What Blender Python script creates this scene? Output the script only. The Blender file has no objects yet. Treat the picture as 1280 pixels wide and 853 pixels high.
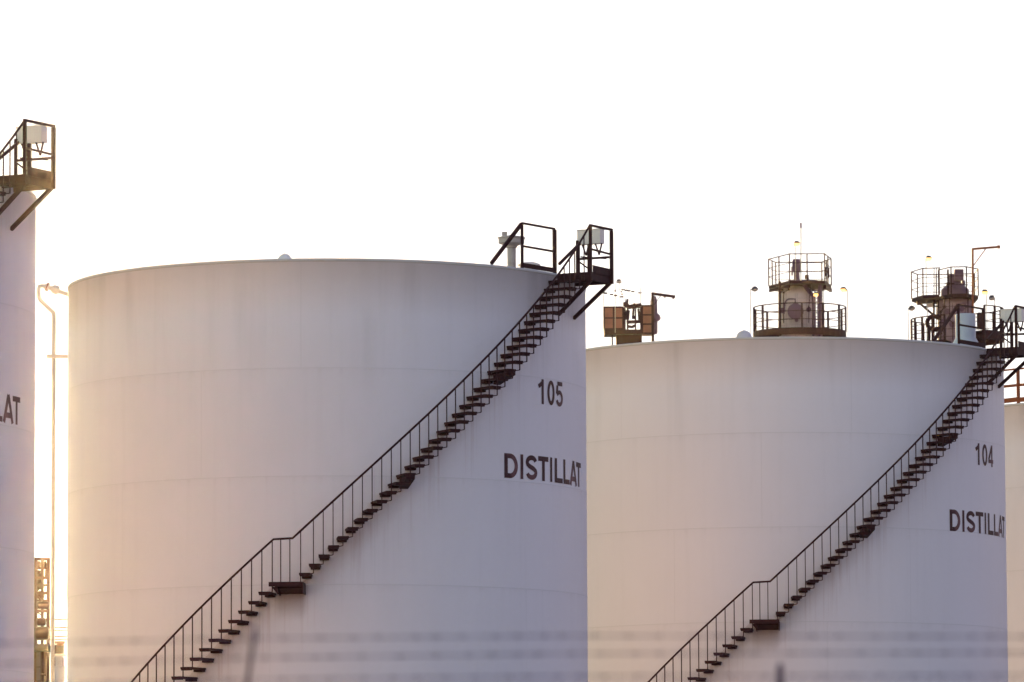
import bpy, math, random
from mathutils import Vector, Matrix
random.seed(7)
PI = math.pi
sin, cos = math.sin, math.cos
scn = bpy.context.scene
col = scn.collection

# ------------------------------------------------------------------ camera numbers
F, PITCH, ROLL, EZ = 6709.49, 0.1023, -0.0049, 1.9      # focal length in px of a 1280 px wide frame, eye height

def at(px, py, Y):
    """world point seen at a pixel of the 1280x853 photo, at distance Y in front of the eye"""
    u, v = px - 640.0, py - 426.5
    cr, sr = cos(ROLL), sin(ROLL)
    a, b = cr*u + sr*v, -sr*u + cr*v
    x, up = a/F, -b/F
    cp, sp = cos(PITCH), sin(PITCH)
    dx, dy, dz = x, cp - up*sp, sp + up*cp
    s = Y/dy
    return Vector((dx*s, Y, dz*s + EZ))

# ------------------------------------------------------------------ mesh helper
class MB:
    def __init__(s):
        s.v, s.f, s.uv, s.m = [], [], None, []
    def add(s, vs, fs, m=0):
        b = len(s.v)
        s.v += [tuple(p) for p in vs]
        s.f += [tuple(i + b for i in f) for f in fs]
        s.m += [m]*len(fs)
    def bar(s, p, q, w, h, up=(0, 0, 1), m=0):
        """rectangular bar from p to q; w across, h along up"""
        p, q, up = Vector(p), Vector(q), Vector(up)
        d = (q - p).normalized()
        if abs(d.dot(up)) > .97: up = Vector((0, 1, 0)) if abs(d.y) < .9 else Vector((1, 0, 0))
        a = d.cross(up).normalized(); c = a.cross(d).normalized()
        vs = []
        for e in (p, q):
            for i, j in ((-1, -1), (1, -1), (1, 1), (-1, 1)):
                vs.append(e + a*i*w/2 + c*j*h/2)
        s.add(vs, [(3, 2, 1, 0), (4, 5, 6, 7), (0, 1, 5, 4), (1, 2, 6, 5), (2, 3, 7, 6), (3, 0, 4, 7)], m)
    def hexa(s, lo, hi, m=0):
        """prism between two quads of four points each"""
        s.add(list(lo) + list(hi), [(3, 2, 1, 0), (4, 5, 6, 7), (0, 1, 5, 4), (1, 2, 6, 5), (2, 3, 7, 6), (3, 0, 4, 7)], m)
    def box(s, c, d, m=0):
        x, y, z = c; a, b, e = d[0]/2, d[1]/2, d[2]/2
        s.hexa([(x-a, y-b, z-e), (x+a, y-b, z-e), (x+a, y+b, z-e), (x-a, y+b, z-e)],
               [(x-a, y-b, z+e), (x+a, y-b, z+e), (x+a, y+b, z+e), (x-a, y+b, z+e)], m)
    def prism(s, pts, ax, m=0):
        """polygon extruded along a vector"""
        n = len(pts); ax = Vector(ax)
        vs = [Vector(p) for p in pts] + [Vector(p) + ax for p in pts]
        s.add(vs, [tuple(range(n))[::-1], tuple(range(n, 2*n))] + [(i, (i+1) % n, n + (i+1) % n, n + i) for i in range(n)], m)
    def tube(s, pts, r, n=8, m=0, cap=True):
        pts = [Vector(p) for p in pts]
        rs = r if isinstance(r, (list, tuple)) else [r]*len(pts)
        rings = []; prev = None
        for i, p in enumerate(pts):
            t = ((pts[min(i+1, len(pts)-1)] - p).normalized() + (p - pts[max(i-1, 0)]).normalized())
            t = t.normalized() if t.length > 1e-6 else Vector((0, 0, 1))
            ref = Vector((0, 0, 1)) if abs(t.z) < .95 else Vector((0, 1, 0))
            a = t.cross(ref).normalized() if prev is None else (prev - t*prev.dot(t)).normalized()
            prev = a; b = t.cross(a)
            rings.append([p + (a*cos(2*PI*k/n) + b*sin(2*PI*k/n))*rs[i] for k in range(n)])
        vs = [p for R_ in rings for p in R_]; fs = []
        for i in range(len(pts)-1):
            for k in range(n):
                fs.append((i*n+k, i*n+(k+1) % n, (i+1)*n+(k+1) % n, (i+1)*n+k))
        if cap:
            fs.append(tuple(range(n))[::-1]); fs.append(tuple(range((len(pts)-1)*n, len(pts)*n)))
        s.add(vs, fs, m)
    def lathe(s, prof, c=(0, 0, 0), n=32, m=0, axis=None):
        """profile of (radius, height) turned about z (or about an axis vector) at c"""
        c = Vector(c)
        M = Matrix.Identity(3) if axis is None else Vector(axis).to_track_quat('Z', 'Y').to_matrix()
        vs = []; fs = []
        for r, h in prof:
            for k in range(n):
                vs.append(c + M @ Vector((r*cos(2*PI*k/n), r*sin(2*PI*k/n), h)))
        for i in range(len(prof)-1):
            for k in range(n):
                fs.append((i*n+k, i*n+(k+1) % n, (i+1)*n+(k+1) % n, (i+1)*n+k))
        if prof[0][0] > 1e-4: fs.append(tuple(range(n))[::-1])
        if prof[-1][0] > 1e-4: fs.append(tuple(range((len(prof)-1)*n, len(prof)*n)))
        s.add(vs, fs, m)
    def mesh(s, name, smooth=False):
        me = bpy.data.meshes.new(name)
        me.from_pydata(s.v, [], s.f)
        me.polygons.foreach_set('material_index', s.m)
        if smooth:
            me.polygons.foreach_set('use_smooth', [True]*len(me.polygons))
            try: me.set_sharp_from_angle(angle=math.radians(38))
            except Exception: pass
        me.update()
        return me

def obj(name, mb, mats, parent=None, smooth=False):
    me = mb if isinstance(mb, bpy.types.Mesh) else mb.mesh(name, smooth)
    if not me.materials:
        for m in (mats if isinstance(mats, (list, tuple)) else [mats]): me.materials.append(m)
    o = bpy.data.objects.new(name, me); col.objects.link(o); o.parent = parent
    return o
def empty(name, loc=(0, 0, 0), parent=None):
    o = bpy.data.objects.new(name, None); col.objects.link(o); o.location = loc; o.parent = parent
    o.empty_display_size = .2
    return o
def tag(o, label=None, cat=None, group=None, kind=None):
    for k, v in (('label', label), ('category', cat), ('group', group), ('kind', kind)):
        if v: o[k] = v
    return o
def copy_tree(o, parent=None):
    c = o.copy(); col.objects.link(c); c.parent = parent
    for ch in list(o.children): copy_tree(ch, c)
    return c

# ------------------------------------------------------------------ materials
def mat(name, color, rough=.6, metal=0.0, spec=.4):
    m = bpy.data.materials.new(name); m.use_nodes = True
    b = m.node_tree.nodes['Principled BSDF']
    b.inputs['Base Color'].default_value = (*color, 1)
    b.inputs['Roughness'].default_value = rough
    b.inputs['Metallic'].default_value = metal
    b.inputs['Specular IOR Level'].default_value = spec
    return m
def nodes(m):
    nt = m.node_tree
    def N(t, **kw):
        n = nt.nodes.new(t)
        for k, v in kw.items(): setattr(n, k, v)
        return n
    def math_(op, a, b=None, clamp=False):
        n = N('ShaderNodeMath', operation=op); n.use_clamp = clamp
        for i, x in enumerate((a, b)):
            if x is None: continue
            if isinstance(x, (int, float)): n.inputs[i].default_value = x
            else: nt.links.new(x, n.inputs[i])
        return n.outputs[0]
    def mix(fac, a, b):
        n = N('ShaderNodeMix', data_type='RGBA')
        if isinstance(fac, (int, float)): n.inputs[0].default_value = fac
        else: nt.links.new(fac, n.inputs[0])
        for i, x in ((6, a), (7, b)):
            if isinstance(x, tuple): n.inputs[i].default_value = (*x, 1)
            else: nt.links.new(x, n.inputs[i])
        return n.outputs[2]
    def ramp(x, p0, p1):
        n = N('ShaderNodeMapRange'); nt.links.new(x, n.inputs[0])
        n.inputs[1].default_value, n.inputs[2].default_value = p0, p1
        return n.outputs[0]
    return nt, N, math_, mix, ramp
def noise(nt, N, vec, scale, detail=4, rough=.55):
    n = N('ShaderNodeTexNoise'); n.inputs['Scale'].default_value = scale
    n.inputs['Detail'].default_value = detail; n.inputs['Roughness'].default_value = rough
    nt.links.new(vec, n.inputs['Vector']); return n.outputs['Fac']
def worn(name, color, color2, rough=.6, scale=3.0, lo=.45, hi=.7, metal=0.0, spec=.3):
    """paint with blotches of a second tone"""
    m = mat(name, color, rough, metal, spec)
    nt, N, M, mix, ramp = nodes(m)
    tc = N('ShaderNodeTexCoord')
    f = ramp(noise(nt, N, tc.outputs['Object'], scale, 6), lo, hi)
    nt.links.new(mix(f, color, color2), nt.nodes['Principled BSDF'].inputs['Base Color'])
    return m

PAINT = (.75, .69, .735)
def tank_paint():
    m = mat('tank_white_paint', PAINT, .5, 0, .35)
    nt, N, M, mix, ramp = nodes(m)
    uv = N('ShaderNodeUVMap', uv_map='wall'); us = N('ShaderNodeUVMap', uv_map='stair')
    sx = N('ShaderNodeSeparateXYZ'); nt.links.new(uv.outputs[0], sx.inputs[0])
    ss = N('ShaderNodeSeparateXYZ'); nt.links.new(us.outputs[0], ss.inputs[0])
    oi = N('ShaderNodeObjectInfo')
    off = M('MULTIPLY', oi.outputs['Random'], 37.0)
    U, Z = sx.outputs[0], sx.outputs[1]          # Z is metres below the rim
    def vec(x, y, z=None):
        n = N('ShaderNodeCombineXYZ'); nt.links.new(x, n.inputs[0]); nt.links.new(y, n.inputs[1]); nt.links.new(off, n.inputs[2]); return n.outputs[0]
    # broad runs of grime that start near the rim and fade down the first course
    st = noise(nt, N, vec(M('MULTIPLY', U, 1.5), M('MULTIPLY', Z, .10)), 1.0, 3, .5)
    st = ramp(st, .52, .74)
    top = ramp(Z, 3.4, .4)
    blot = ramp(noise(nt, N, vec(M('MULTIPLY', U, .5), M('MULTIPLY', Z, .35)), 1.0, 3), .35, .7)
    g1 = M('MULTIPLY', M('MULTIPLY', st, top), M('ADD', M('MULTIPLY', blot, .30), .06))
    # fine vertical runs over the whole wall
    fi = ramp(noise(nt, N, vec(M('MULTIPLY', U, 6.0), M('MULTIPLY', Z, .22)), 1.0, 4, .6), .5, .8)
    g2 = M('MULTIPLY', fi, .055)
    # cloudy weathering
    cl = noise(nt, N, vec(M('MULTIPLY', U, .45), M('MULTIPLY', Z, .3)), 1.0, 5, .6)
    g3 = M('MULTIPLY', ramp(cl, .35, .75), .07)
    grime = M('ADD', M('ADD', g1, g2), g3, True)
    c = mix(grime, PAINT, (.30, .27, .27))
    # dust held along the weld of each course
    fr = M('FRACT', M('DIVIDE', M('SUBTRACT', Z, .04 - 0.012), 2.44))
    dz = M('MULTIPLY', fr, 2.44)
    below = M('MULTIPLY', ramp(dz, .22, .0), M('GREATER_THAN', Z, 1.0))
    c = mix(M('MULTIPLY', M('MULTIPLY', below, M('ADD', fi, .25)), .16), c, (.34, .28, .26))
    # vertical welds, offset from course to course
    fl = M('FLOOR', M('DIVIDE', M('SUBTRACT', Z, .04), 2.44))
    ph = M('FRACT', M('DIVIDE', M('ADD', U, M('ADD', M('MULTIPLY', fl, 2.37), off)), 6.4))
    line = M('LESS_THAN', ph, .0022)
    c = mix(M('MULTIPLY', line, .16), c, (.36, .32, .32))
    # rust runs below treads and landing
    d = ss.outputs[1]                            # height over the stair line (negative below it)
    run = ramp(noise(nt, N, vec(M('MULTIPLY', U, 11.0), M('MULTIPLY', Z, .25)), 1.0, 3, .55), .52, .78)
    band = M('MULTIPLY', ramp(d, -1.7, -.15), M('LESS_THAN', d, -.02))
    c = mix(M('MULTIPLY', M('MULTIPLY', run, band), .46), c, (.31, .12, .085))
    low_tone = M('MULTIPLY', ramp(d, -.75, -.1), M('LESS_THAN', d, .05))  # broad reddish tone that fades out below the stair line
    c = mix(M('MULTIPLY', low_tone, .24), c, (.30, .17, .17))
    # soft shade under the landing painted into the wall colour, with rusty dirt
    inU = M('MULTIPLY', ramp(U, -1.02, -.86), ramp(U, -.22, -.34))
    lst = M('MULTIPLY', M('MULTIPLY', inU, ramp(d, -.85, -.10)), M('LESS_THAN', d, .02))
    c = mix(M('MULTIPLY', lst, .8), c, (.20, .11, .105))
    b = nt.nodes['Principled BSDF']
    nt.links.new(c, b.inputs['Base Color'])
    bp = N('ShaderNodeBump'); bp.inputs['Strength'].default_value = .12; bp.inputs['Distance'].default_value = .02
    nt.links.new(noise(nt, N, vec(M('MULTIPLY', U, .9), M('MULTIPLY', Z, .9)), 1.0, 2), bp.inputs['Height'])
    nt.links.new(bp.outputs[0], b.inputs['Normal'])
    return m
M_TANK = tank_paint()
M_SEAM = mat('weld_seam_paint', (.66, .61, .64), .55)
M_RIM = mat('rim_angle_paint', (.55, .50, .49), .6)
M_STEEL = worn('brown_steel_paint', (.036, .009, .012), (.058, .016, .014), .65, 5, spec=.15)
M_RUST = worn('orange_primer', (.26, .070, .022), (.18, .045, .018), .65, 4)
M_LETTER = worn('letter_paint', (.052, .013, .018), (.20, .09, .095), .6, 1.3, .50, .72)
M_WHITE = worn('white_enamel', (.86, .77, .73), (.70, .60, .54), .45, 4, .55, .85)
M_PIPE = worn('white_pipe_paint', (.70, .62, .55), (.56, .47, .40), .45, 6, .55, .8)
M_GREY = worn('aluminium_jacket', (.66, .56, .58), (.44, .36, .39), .45, 2.2)
M_VESSEL = worn('vessel_primer', (.15, .08, .13), (.10, .055, .09), .6, 2.5, spec=.2)
M_DARK = worn('dark_brown_plate', (.034, .009, .013), (.052, .015, .015), .65, 3, spec=.12)
M_PANEL = worn('brown_panel_paint', (.30, .105, .07), (.22, .075, .055), .6, 3)
M_GALV = worn('galvanised_wire', (.11, .055, .115), (.07, .04, .075), .5, 8)
M_LAMP = worn('lamp_housing', (.07, .055, .065), (.11, .08, .09), .5, 9)
M_ROOF = worn('roof_plate_paint', (.55, .53, .53), (.40, .37, .36), .6, .6)
M_VENT = worn('weathered_vent_paint', (.56, .47, .43), (.42, .33, .29), .55, 5)
M_HULL = worn('mauve_jacket', (.30, .20, .26), (.20, .12, .17), .5, 2.0)
M_CLAD = mat('cladding_joint', (.40, .32, .36), .55)
M_BLUEW = worn('pale_blue_paint', (.55, .56, .62), (.42, .43, .50), .5, 1.2)
M_REFINERY = worn('red_oxide_steel', (.09, .018, .010), (.05, .012, .010), .65, 1.5)
M_POLE = worn('pale_pole_paint', (.50, .44, .36), (.40, .33, .27), .5, 6)
def lit(name, color, power):
    m = mat(name, color, .4)
    b = m.node_tree.nodes['Principled BSDF']
    b.inputs['Emission Color'].default_value = (*color, 1); b.inputs['Emission Strength'].default_value = power
    return m
M_LIT = lit('lit_lamp_lens', (1.0, .48, .10), 1.6)
M_UNLIT = mat('lamp_glass', (.62, .50, .44), .3)

# ------------------------------------------------------------------ ground
def ground():
    m = mat('yard_gravel', (.16, .14, .135), .9)
    nt, N, M, mix, ramp = nodes(m)
    tc = N('ShaderNodeTexCoord')
    f1 = noise(nt, N, tc.outputs['Object'], .15, 6); f2 = noise(nt, N, tc.outputs['Object'], 14, 5)
    c = mix(ramp(f1, .35, .7), (.19, .165, .155), (.10, .085, .085))
    c = mix(M('MULTIPLY', ramp(f2, .4, .7), .45), c, (.26, .24, .23))
    nt.links.new(c, nt.nodes['Principled BSDF'].inputs['Base Color'])
    b = MB(); S = 480
    b.add([(-S, -S, 0), (S, -S, 0), (S, S, 0), (-S, S, 0)], [(0, 1, 2, 3)])
    tag(obj('ground', b, m), 'gravel yard the tanks stand on', None, None, 'structure')
ground()

# ------------------------------------------------------------------ tanks (all built to one drawing)
R, ZT, COURSE, TOPX = 6.1135, 14.2415 + EZ, 2.44, .04
LZ, RISE_LO, RISE_UP, NUP = -7.345, .2057, 7.345/36, 36
PHI0, SW = 1.094, .74                       # where the stairs meet the platform; stair width
DLO, DUP = .0343, .0318
NLO = int((ZT + LZ)/RISE_LO)
def cyl(phi, r, z): return Vector((r*sin(phi), -r*cos(phi), ZT + z))
def stair_z(phi):
    if phi < -.155: return LZ + (phi + .155)*RISE_LO/DLO
    if phi < -.055: return LZ
    if phi < PHI0 + .16: return min(0, LZ + (phi + .055)*RISE_UP/DUP)
    return 3.0

def shell_mesh():
    n = 288; prof = [(R, -ZT, 0)]
    k = int((ZT - TOPX)/COURSE)
    for i in range(k, 0, -1):
        z = -(TOPX + COURSE*i)
        prof += [(R, z - .022, 0), (R, z - .010, 1), (R + .004, z, 1), (R, z + .010, 1), (R, z + .022, 0)]
        if i > 1: prof += [(R, z + .9, 0), (R, z + 1.7, 0)]
    prof += [(R, -1.3, 0), (R, -.075, 0), (R + .014, -.070, 2), (R + .016, -.006, 2), (R + .006, 0.0, 2), (R - .09, .002, 2)]
    b = MB(); b.v = []; 
    for (r, z, m) in prof:
        for j in range(n): b.v.append(tuple(cyl(-PI + 2*PI*j/n, r, z)))
    uvw, uvs = [], []
    for i in range(len(prof)-1):
        m = prof[i+1][2] if prof[i+1][2] and (prof[i][2] or prof[i+1][2] == 2) else 0
        for j in range(n):
            j2 = (j+1) % n
            b.f.append((i*n+j, i*n+j2, (i+1)*n+j2, (i+1)*n+j)); b.m.append(m)
            for jj, z in ((j, prof[i][1]), (j+1, prof[i][1]), (j+1, prof[i+1][1]), (j, prof[i+1][1])):
                ph = -PI + 2*PI*jj/n
                uvw += [ph*R, -z]; uvs += [ph*R, z - stair_z(ph)]
    me = b.mesh('shell')
    me.polygons.foreach_set('use_smooth', [True]*len(me.polygons))
    me.uv_layers.new(name='wall').data.foreach_set('uv', uvw)
    me.uv_layers.new(name='stair').data.foreach_set('uv', uvs)
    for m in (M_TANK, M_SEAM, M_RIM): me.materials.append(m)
    return me
SHELL = shell_mesh()
def roof_mesh():
    b = MB(); b.lathe([(R - .08, -.03), (R - .09, .004), (4, .13), (2, .25), (.0, .37)], (0, 0, ZT), 128)
    return b.mesh('roof', True)
ROOF = roof_mesh()

# --- lettering: strokes in metres on a flat line, bent round the wall
def arc(cx, cy, rx, ry, a0, a1, n=14):
    return [(cx + rx*cos(math.radians(a0 + (a1-a0)*i/n)), cy + ry*sin(math.radians(a0 + (a1-a0)*i/n))) for i in range(n+1)]
def glyph(ch, w, h, t):
    e = t/2
    if ch == 'I': return [[(w/2, 0), (w/2, h)]]
    if ch == 'T': return [[(0, h-e), (w, h-e)], [(w/2, 0), (w/2, h-t)]]
    if ch == 'L': return [[(e, 0), (e, h)], [(t, e), (w, e)]]
    if ch == 'A': return [[(e*.9, 0), (w/2, h)], [(w-e*.9, 0), (w/2, h)], [(w*.2, h*.27), (w*.8, h*.27)]]
    if ch == 'D':
        ry = h/2 - e
        return [[(e, 0), (e, h)], [(t, h-e)] + arc(w*.42, h/2, w*.58 - e, ry, 90, -90, 20) + [(t, e)]]
    if ch == 'S':
        r = (h - t)/4; cx = w/2; rx = w/2 - e
        return [arc(cx, h - e - r, rx, r, 15, 200, 16) + [(cx - rx*.55, h/2 + r*.28), (cx + rx*.5, h/2 - r*.25)] + arc(cx, e + r, rx, r, 20, -165, 16)]
    if ch == '1': return [[(w*.68, 0), (w*.68, h)], [(w*.62, h-e*1.7), (w*.30, h*.76), (w*.02, h*.70)]]
    if ch == '0': return [arc(w/2, h/2, w/2 - e, h/2 - e, 0, 360, 30)]
    if ch == '5':
        return [[(w*.93, h-e), (w*.20, h-e)], [(w*.20, h-t), (w*.13, h*.50)], [(w*.13, h*.47)] + arc(w*.48, h*.33, w*.52 - e, h*.33 - e, 120, -160, 22)]
    if ch == '4': return [[(w*.72, 0), (w*.72, h)], [(w*.66, h-e), (e*.6, h*.32)], [(0, h*.25), (w, h*.25)]]
def lettering(items, z0, h, t):
    """items: (character, left angle, right angle)"""
    b = MB(); lift = .004
    for ch, a0, a1 in items:
        w = (a1 - a0)*R
        for st in glyph(ch, w, h, min(t, w) if ch != 'I' else w):
            tt = min(t, w)
            closed = math.dist(st[0], st[-1]) < 1e-4
            pts = []
            for i in range(len(st)-1):          # subdivide so that long strokes follow the wall
                n = max(1, int(math.dist(st[i], st[i+1])/.05))
                pts += [(st[i][0] + (st[i+1][0]-st[i][0])*k/n, st[i][1] + (st[i+1][1]-st[i][1])*k/n) for k in range(n)]
            pts.append(st[-1])
            N_ = len(pts); vs = []
            for i, p in enumerate(pts):
                q0 = pts[i-1] if i else (pts[-2] if closed else p)
                q1 = pts[i+1] if i < N_-1 else (pts[1] if closed else p)
                dx, dy = q1[0]-q0[0], q1[1]-q0[1]; L = math.hypot(dx, dy) or 1
                nx, ny = -dy/L*tt/2, dx/L*tt/2
                for s in (1, -1):
                    vs.append(cyl(a0 + (p[0] + s*nx)/R, R + lift, z0 + p[1] + s*ny))
            b.add(vs, [(2*i, 2*i+1, 2*i+3, 2*i+2) for i in range(N_-1)])
            lift += .0006
        if lift > .009: lift = .004
    return b.mesh('lettering')
WORD = [('D', .752, .824), ('I', .838, .854), ('S', .868, .938), ('T', .944, 1.013), ('I', 1.026, 1.041), ('L', 1.060, 1.126),
        ('L', 1.134, 1.194), ('A', 1.196, 1.280), ('T', 1.272, 1.342)]
WORD_ME = lettering(WORD, -4.857, .565, .112)
def number(last): return lettering([('1', .948, .990), ('0', 1.009, 1.063), (last, 1.074, 1.132)], -3.085, .575, .096)

# --- stairs: treads stand out from the wall, each with an outer post under the handrail
def tread_mesh(phi, z, dphi_w, gusset=False):
    b = MB()
    def q(rad, s, zz): return cyl(phi + s*dphi_w/2*(R + .7)/rad*1.0, rad, z + zz)
    def slab(r0, r1, z0, z1, s0=-1, s1=1):
        b.hexa([q(r0, s0, z0), q(r0, s1, z0), q(r1, s1, z0), q(r1, s0, z0)], [q(r0, s0, z1), q(r0, s1, z1), q(r1, s1, z1), q(r1, s0, z1)])
    ro = R + SW
    slab(R + .004, ro, -.045, 0)                          # plate
    slab(R + .002, R + .17, -.092, -.047, -.86, .86)      # wall bracket
    slab(ro - .12, ro - .004, -.076, -.047, -.9, .9)      # outer lug
    if gusset:
        b.hexa([q(R + .19, -.8, -.32), q(R + .19, .84, -.32), q(ro - .002, .84, -.135), q(ro - .002, -.8, -.135)],
               [q(R + .19, -.8, -.080), q(R + .19, .84, -.080), q(ro - .002, .84, -.080), q(ro - .002, -.8, -.080)])
    return b.mesh('tread')
STEPS = []
for k in range(1, NLO + 1): STEPS.append((-.155 - .004 + .018 - DLO*k, LZ - RISE_LO*k, DLO, k % 12 == 0))
for k in range(1, NUP): STEPS.append((-.041 + DUP*(k-1), LZ + RISE_UP*k, DUP, k % 12 == 0))
TREADS = [tread_mesh(p, z, .0362, g) for p, z, d, g in STEPS]
RAIL_H = .955
def rail_z(phi):
    lo, hi = -.142, -.079
    if phi < lo: return LZ + RAIL_H + (phi - lo)*RISE_LO/DLO
    if phi < hi: return LZ + RAIL_H + .02*(phi - lo)/(hi - lo)
    return LZ + RAIL_H + .02 + (phi - hi)*(1.075 - (LZ + RAIL_H + .02))/(PHI0 + .015 - hi)
RO = R + SW + .035
BAL = []
for p, z, d, g in STEPS:
    if p > PHI0 - .03: continue
    b = MB(); pp = p + .0295
    zb = z - .012
    b.bar(cyl(pp, RO, rail_z(pp) - .01), cyl(pp, RO, zb), .021, .021, (sin(p), -cos(p), 0))
    b.bar(cyl(p + .008, R + SW - .05, zb - .03), cyl(pp, RO + .01, zb - .002), .022, .02)
    BAL.append(b.mesh('baluster'))
for pp in (-.118, -.088, -.053):
    b = MB(); b.bar(cyl(pp, RO, rail_z(pp) - .01), cyl(pp, RO, LZ - .03), .021, .021, (sin(pp), -cos(pp), 0)); BAL.append(b.mesh('baluster'))
def rail_mesh():
    b = MB(); a0 = STEPS[NLO-1][0]; pts = []
    angs = [a0 + (-.142 - a0)*i/70 for i in range(71)] + [-.11, -.079] + [-.079 + (PHI0 + .015 + .079)*i/70 for i in range(1, 71)]
    for a in angs: pts.append(cyl(a, RO, rail_z(a)))
    b.tube(pts, .025, 8); return b.mesh('handrail', True)
RAIL = rail_mesh()
def landing_mesh():
    b = MB(); p0, p1 = -.157, -.046; n = 4; ro = R + SW + .05
    for i in range(n):
        a, c = p0 + (p1-p0)*i/n, p0 + (p1-p0)*(i+1)/n
        b.hexa([cyl(a, R+.004, LZ-.05), cyl(c, R+.004, LZ-.05), cyl(c, ro, LZ-.05), cyl(a, ro, LZ-.05)],
               [cyl(a, R+.004, LZ), cyl(c, R+.004, LZ), cyl(c, ro, LZ), cyl(a, ro, LZ)])
        b.hexa([cyl(a, ro+.001, LZ-.10), cyl(c, ro+.001, LZ-.10), cyl(c, ro+.016, LZ-.10), cyl(a, ro+.016, LZ-.10)],
               [cyl(a, ro+.001, LZ+.003), cyl(c, ro+.001, LZ+.003), cyl(c, ro+.016, LZ+.003), cyl(a, ro+.016, LZ+.003)])
    for a, r1, dz in ((p0 + .017, .62, .27), (p1 - .001, SW + .05, .25)):      # side gussets
        w = .0018
        b.hexa([cyl(a-w, R+.004, LZ-dz), cyl(a+w, R+.004, LZ-dz), cyl(a+w, R+r1, LZ-.12 if r1 < .7 else LZ-dz), cyl(a-w, R+r1, LZ-.12 if r1 < .7 else LZ-dz)],
               [cyl(a-w, R+.004, LZ-.052), cyl(a+w, R+.004, LZ-.052), cyl(a+w, R+r1, LZ-.052), cyl(a-w, R+r1, LZ-.052)])
    b.hexa([cyl(p0+.02, R+.005, LZ-.23), cyl(p1-.004, R+.005, LZ-.23), cyl(p1-.004, R+.40, LZ-.12), cyl(p0+.02, R+.40, LZ-.12)],
           [cyl(p0+.02, R+.005, LZ-.056), cyl(p1-.004, R+.005, LZ-.056), cyl(p1-.004, R+.40, LZ-.056), cyl(p0+.02, R+.40, LZ-.056)])
    a = p0 + .008                                                            # sloped left cheek under the lip
    b.hexa([cyl(a, ro-.05, LZ-.104), cyl(a+.020, ro-.05, LZ-.27), cyl(a+.024, ro-.05, LZ-.27), cyl(a+.018, ro-.05, LZ-.104)],
           [cyl(a, ro-.035, LZ-.104), cyl(a+.020, ro-.035, LZ-.27), cyl(a+.024, ro-.035, LZ-.27), cyl(a+.018, ro-.035, LZ-.104)])
    return b.mesh('landing')
LANDING = landing_mesh()

# --- access platform at the head of the stairs
ER, ET = Vector((sin(PHI0), -cos(PHI0), 0)), Vector((cos(PHI0), sin(PHI0), 0))
def P(t, r, z): return ER*(R + r) + ET*t + Vector((0, 0, ZT + z))
def pbox(b, t, r, z):
    q = lambda zz: [P(t[0], r[0], zz), P(t[0], r[1], zz), P(t[1], r[1], zz), P(t[1], r[0], zz)]
    b.hexa(q(z[0]), q(z[1]))
def platform_parts():
    L = []
    def part(name, b, m, smooth=False): L.append((name, b.mesh(name, smooth), m))
    PW = .86
    b = MB()
    pbox(b, (0, 1.0), (.003, PW), (-.05, -.01))
    pbox(b, (-.015, -.001), (.0, PW + .02), (-.19, 0)); pbox(b, (1.001, 1.016), (-.05, PW + .02), (-.19, 0))
    pbox(b, (0, 1.0), (PW + .002, PW + .018), (-.19, 0)); pbox(b, (.48, .53), (.01, PW - .01), (-.17, -.052))
    part('deck', b, M_STEEL)
    def post(t, r, z0, z1, w=.06):
        b = MB(); b.bar(P(t, r, z0), P(t, r, z1), w, w, ET); part('post', b, M_STEEL)
    post(.03, PW - .02, .002, 1.06, .06); post(1.0 - .02, PW + .055, -.19, 1.05, .07)
    post(.97, .03, .002, .88, .055); post(1.05, .30, -.10, .78, .07)
    b = MB()
    b.bar(P(0, PW - .02, 1.085), P(1.01, PW + .055, 1.08), .055, .05)
    b.bar(P(0, PW + .0, .53), P(1.0, PW + .045, .50), .04, .04)
    b.bar(P(.98, 0, .44), P(.98, PW, .44), .04, .05)
    b.bar(P(.12, -.02, .24), P(.93, .12, .80), .05, .06)
    b.bar(P(.95, .05, .40), P(1.0, .28, .22), .03, .035)
    part('guard_rail', b, M_STEEL)
    b = MB(); pbox(b, (.05, .97), (PW + .022, PW + .034), (-.02, .16)); part('toe_board', b, M_STEEL)
    for t in (.03, .965):
        b = MB(); b.bar(P(t, PW + .02, -.17), P(t, math.sqrt(R*R - t*t) - R + .0, -.95), .075, .075, ET); part('brace', b, M_STEEL)
    # instrument box on two V legs
    b = MB(); pbox(b, (1.02, 1.24), (.0, .60), (.79, 1.12)); pbox(b, (1.0, 1.26), (-.015, .615), (1.121, 1.135))
    for x in (.14, .45): pbox(b, (1.012, 1.0195), (x, x + .012), (.80, 1.11))
    part('instrument_box', b, M_WHITE)
    b = MB()
    for r in (.12, .46):
        b.bar(P(1.05, r, .79), P(1.05, r + .10, .52), .03, .03); b.bar(P(1.05, r + .17, .79), P(1.05, r + .10, .52), .03, .03)
    b.bar(P(1.05, .08, .50), P(1.05, .74, .42), .03, .03)
    part('box_bracket', b, M_STEEL)
    return L
PLAT = platform_parts()
def guard_parts():
    """guard frame along the roof edge beside the platform"""
    L = []
    a0, a1 = .866, PHI0 - .004
    r = R - .06
    for a, w in ((a0, .05), (a1, .075)):
        b = MB(); b.bar(cyl(a, r, .004), cyl(a, r, 1.03), w, w, (sin(a), -cos(a), 0)); L.append(('post', b.mesh('post'), M_STEEL))
    b = MB()
    b.bar(cyl(a0, r, 1.05), cyl(a1, r, 1.05), .05, .045); b.bar(cyl(a0, r, .52), cyl(a1, r, .52), .04, .045)
    L.append(('guard_rail', b.mesh('guard_rail'), M_STEEL))
    b = MB(); b.bar(cyl(a0, r + .03, .075), cyl(a1, r + .03, .075), .012, .11); L.append(('toe_board', b.mesh('toe_board'), M_STEEL))
    b = MB(); b.bar(cyl(a0 - .003, r, 1.03), cyl(.700, r, .03), .05, .085); L.append(('brace', b.mesh('brace'), M_STEEL))
    return L
GUARD = guard_parts()

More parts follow.
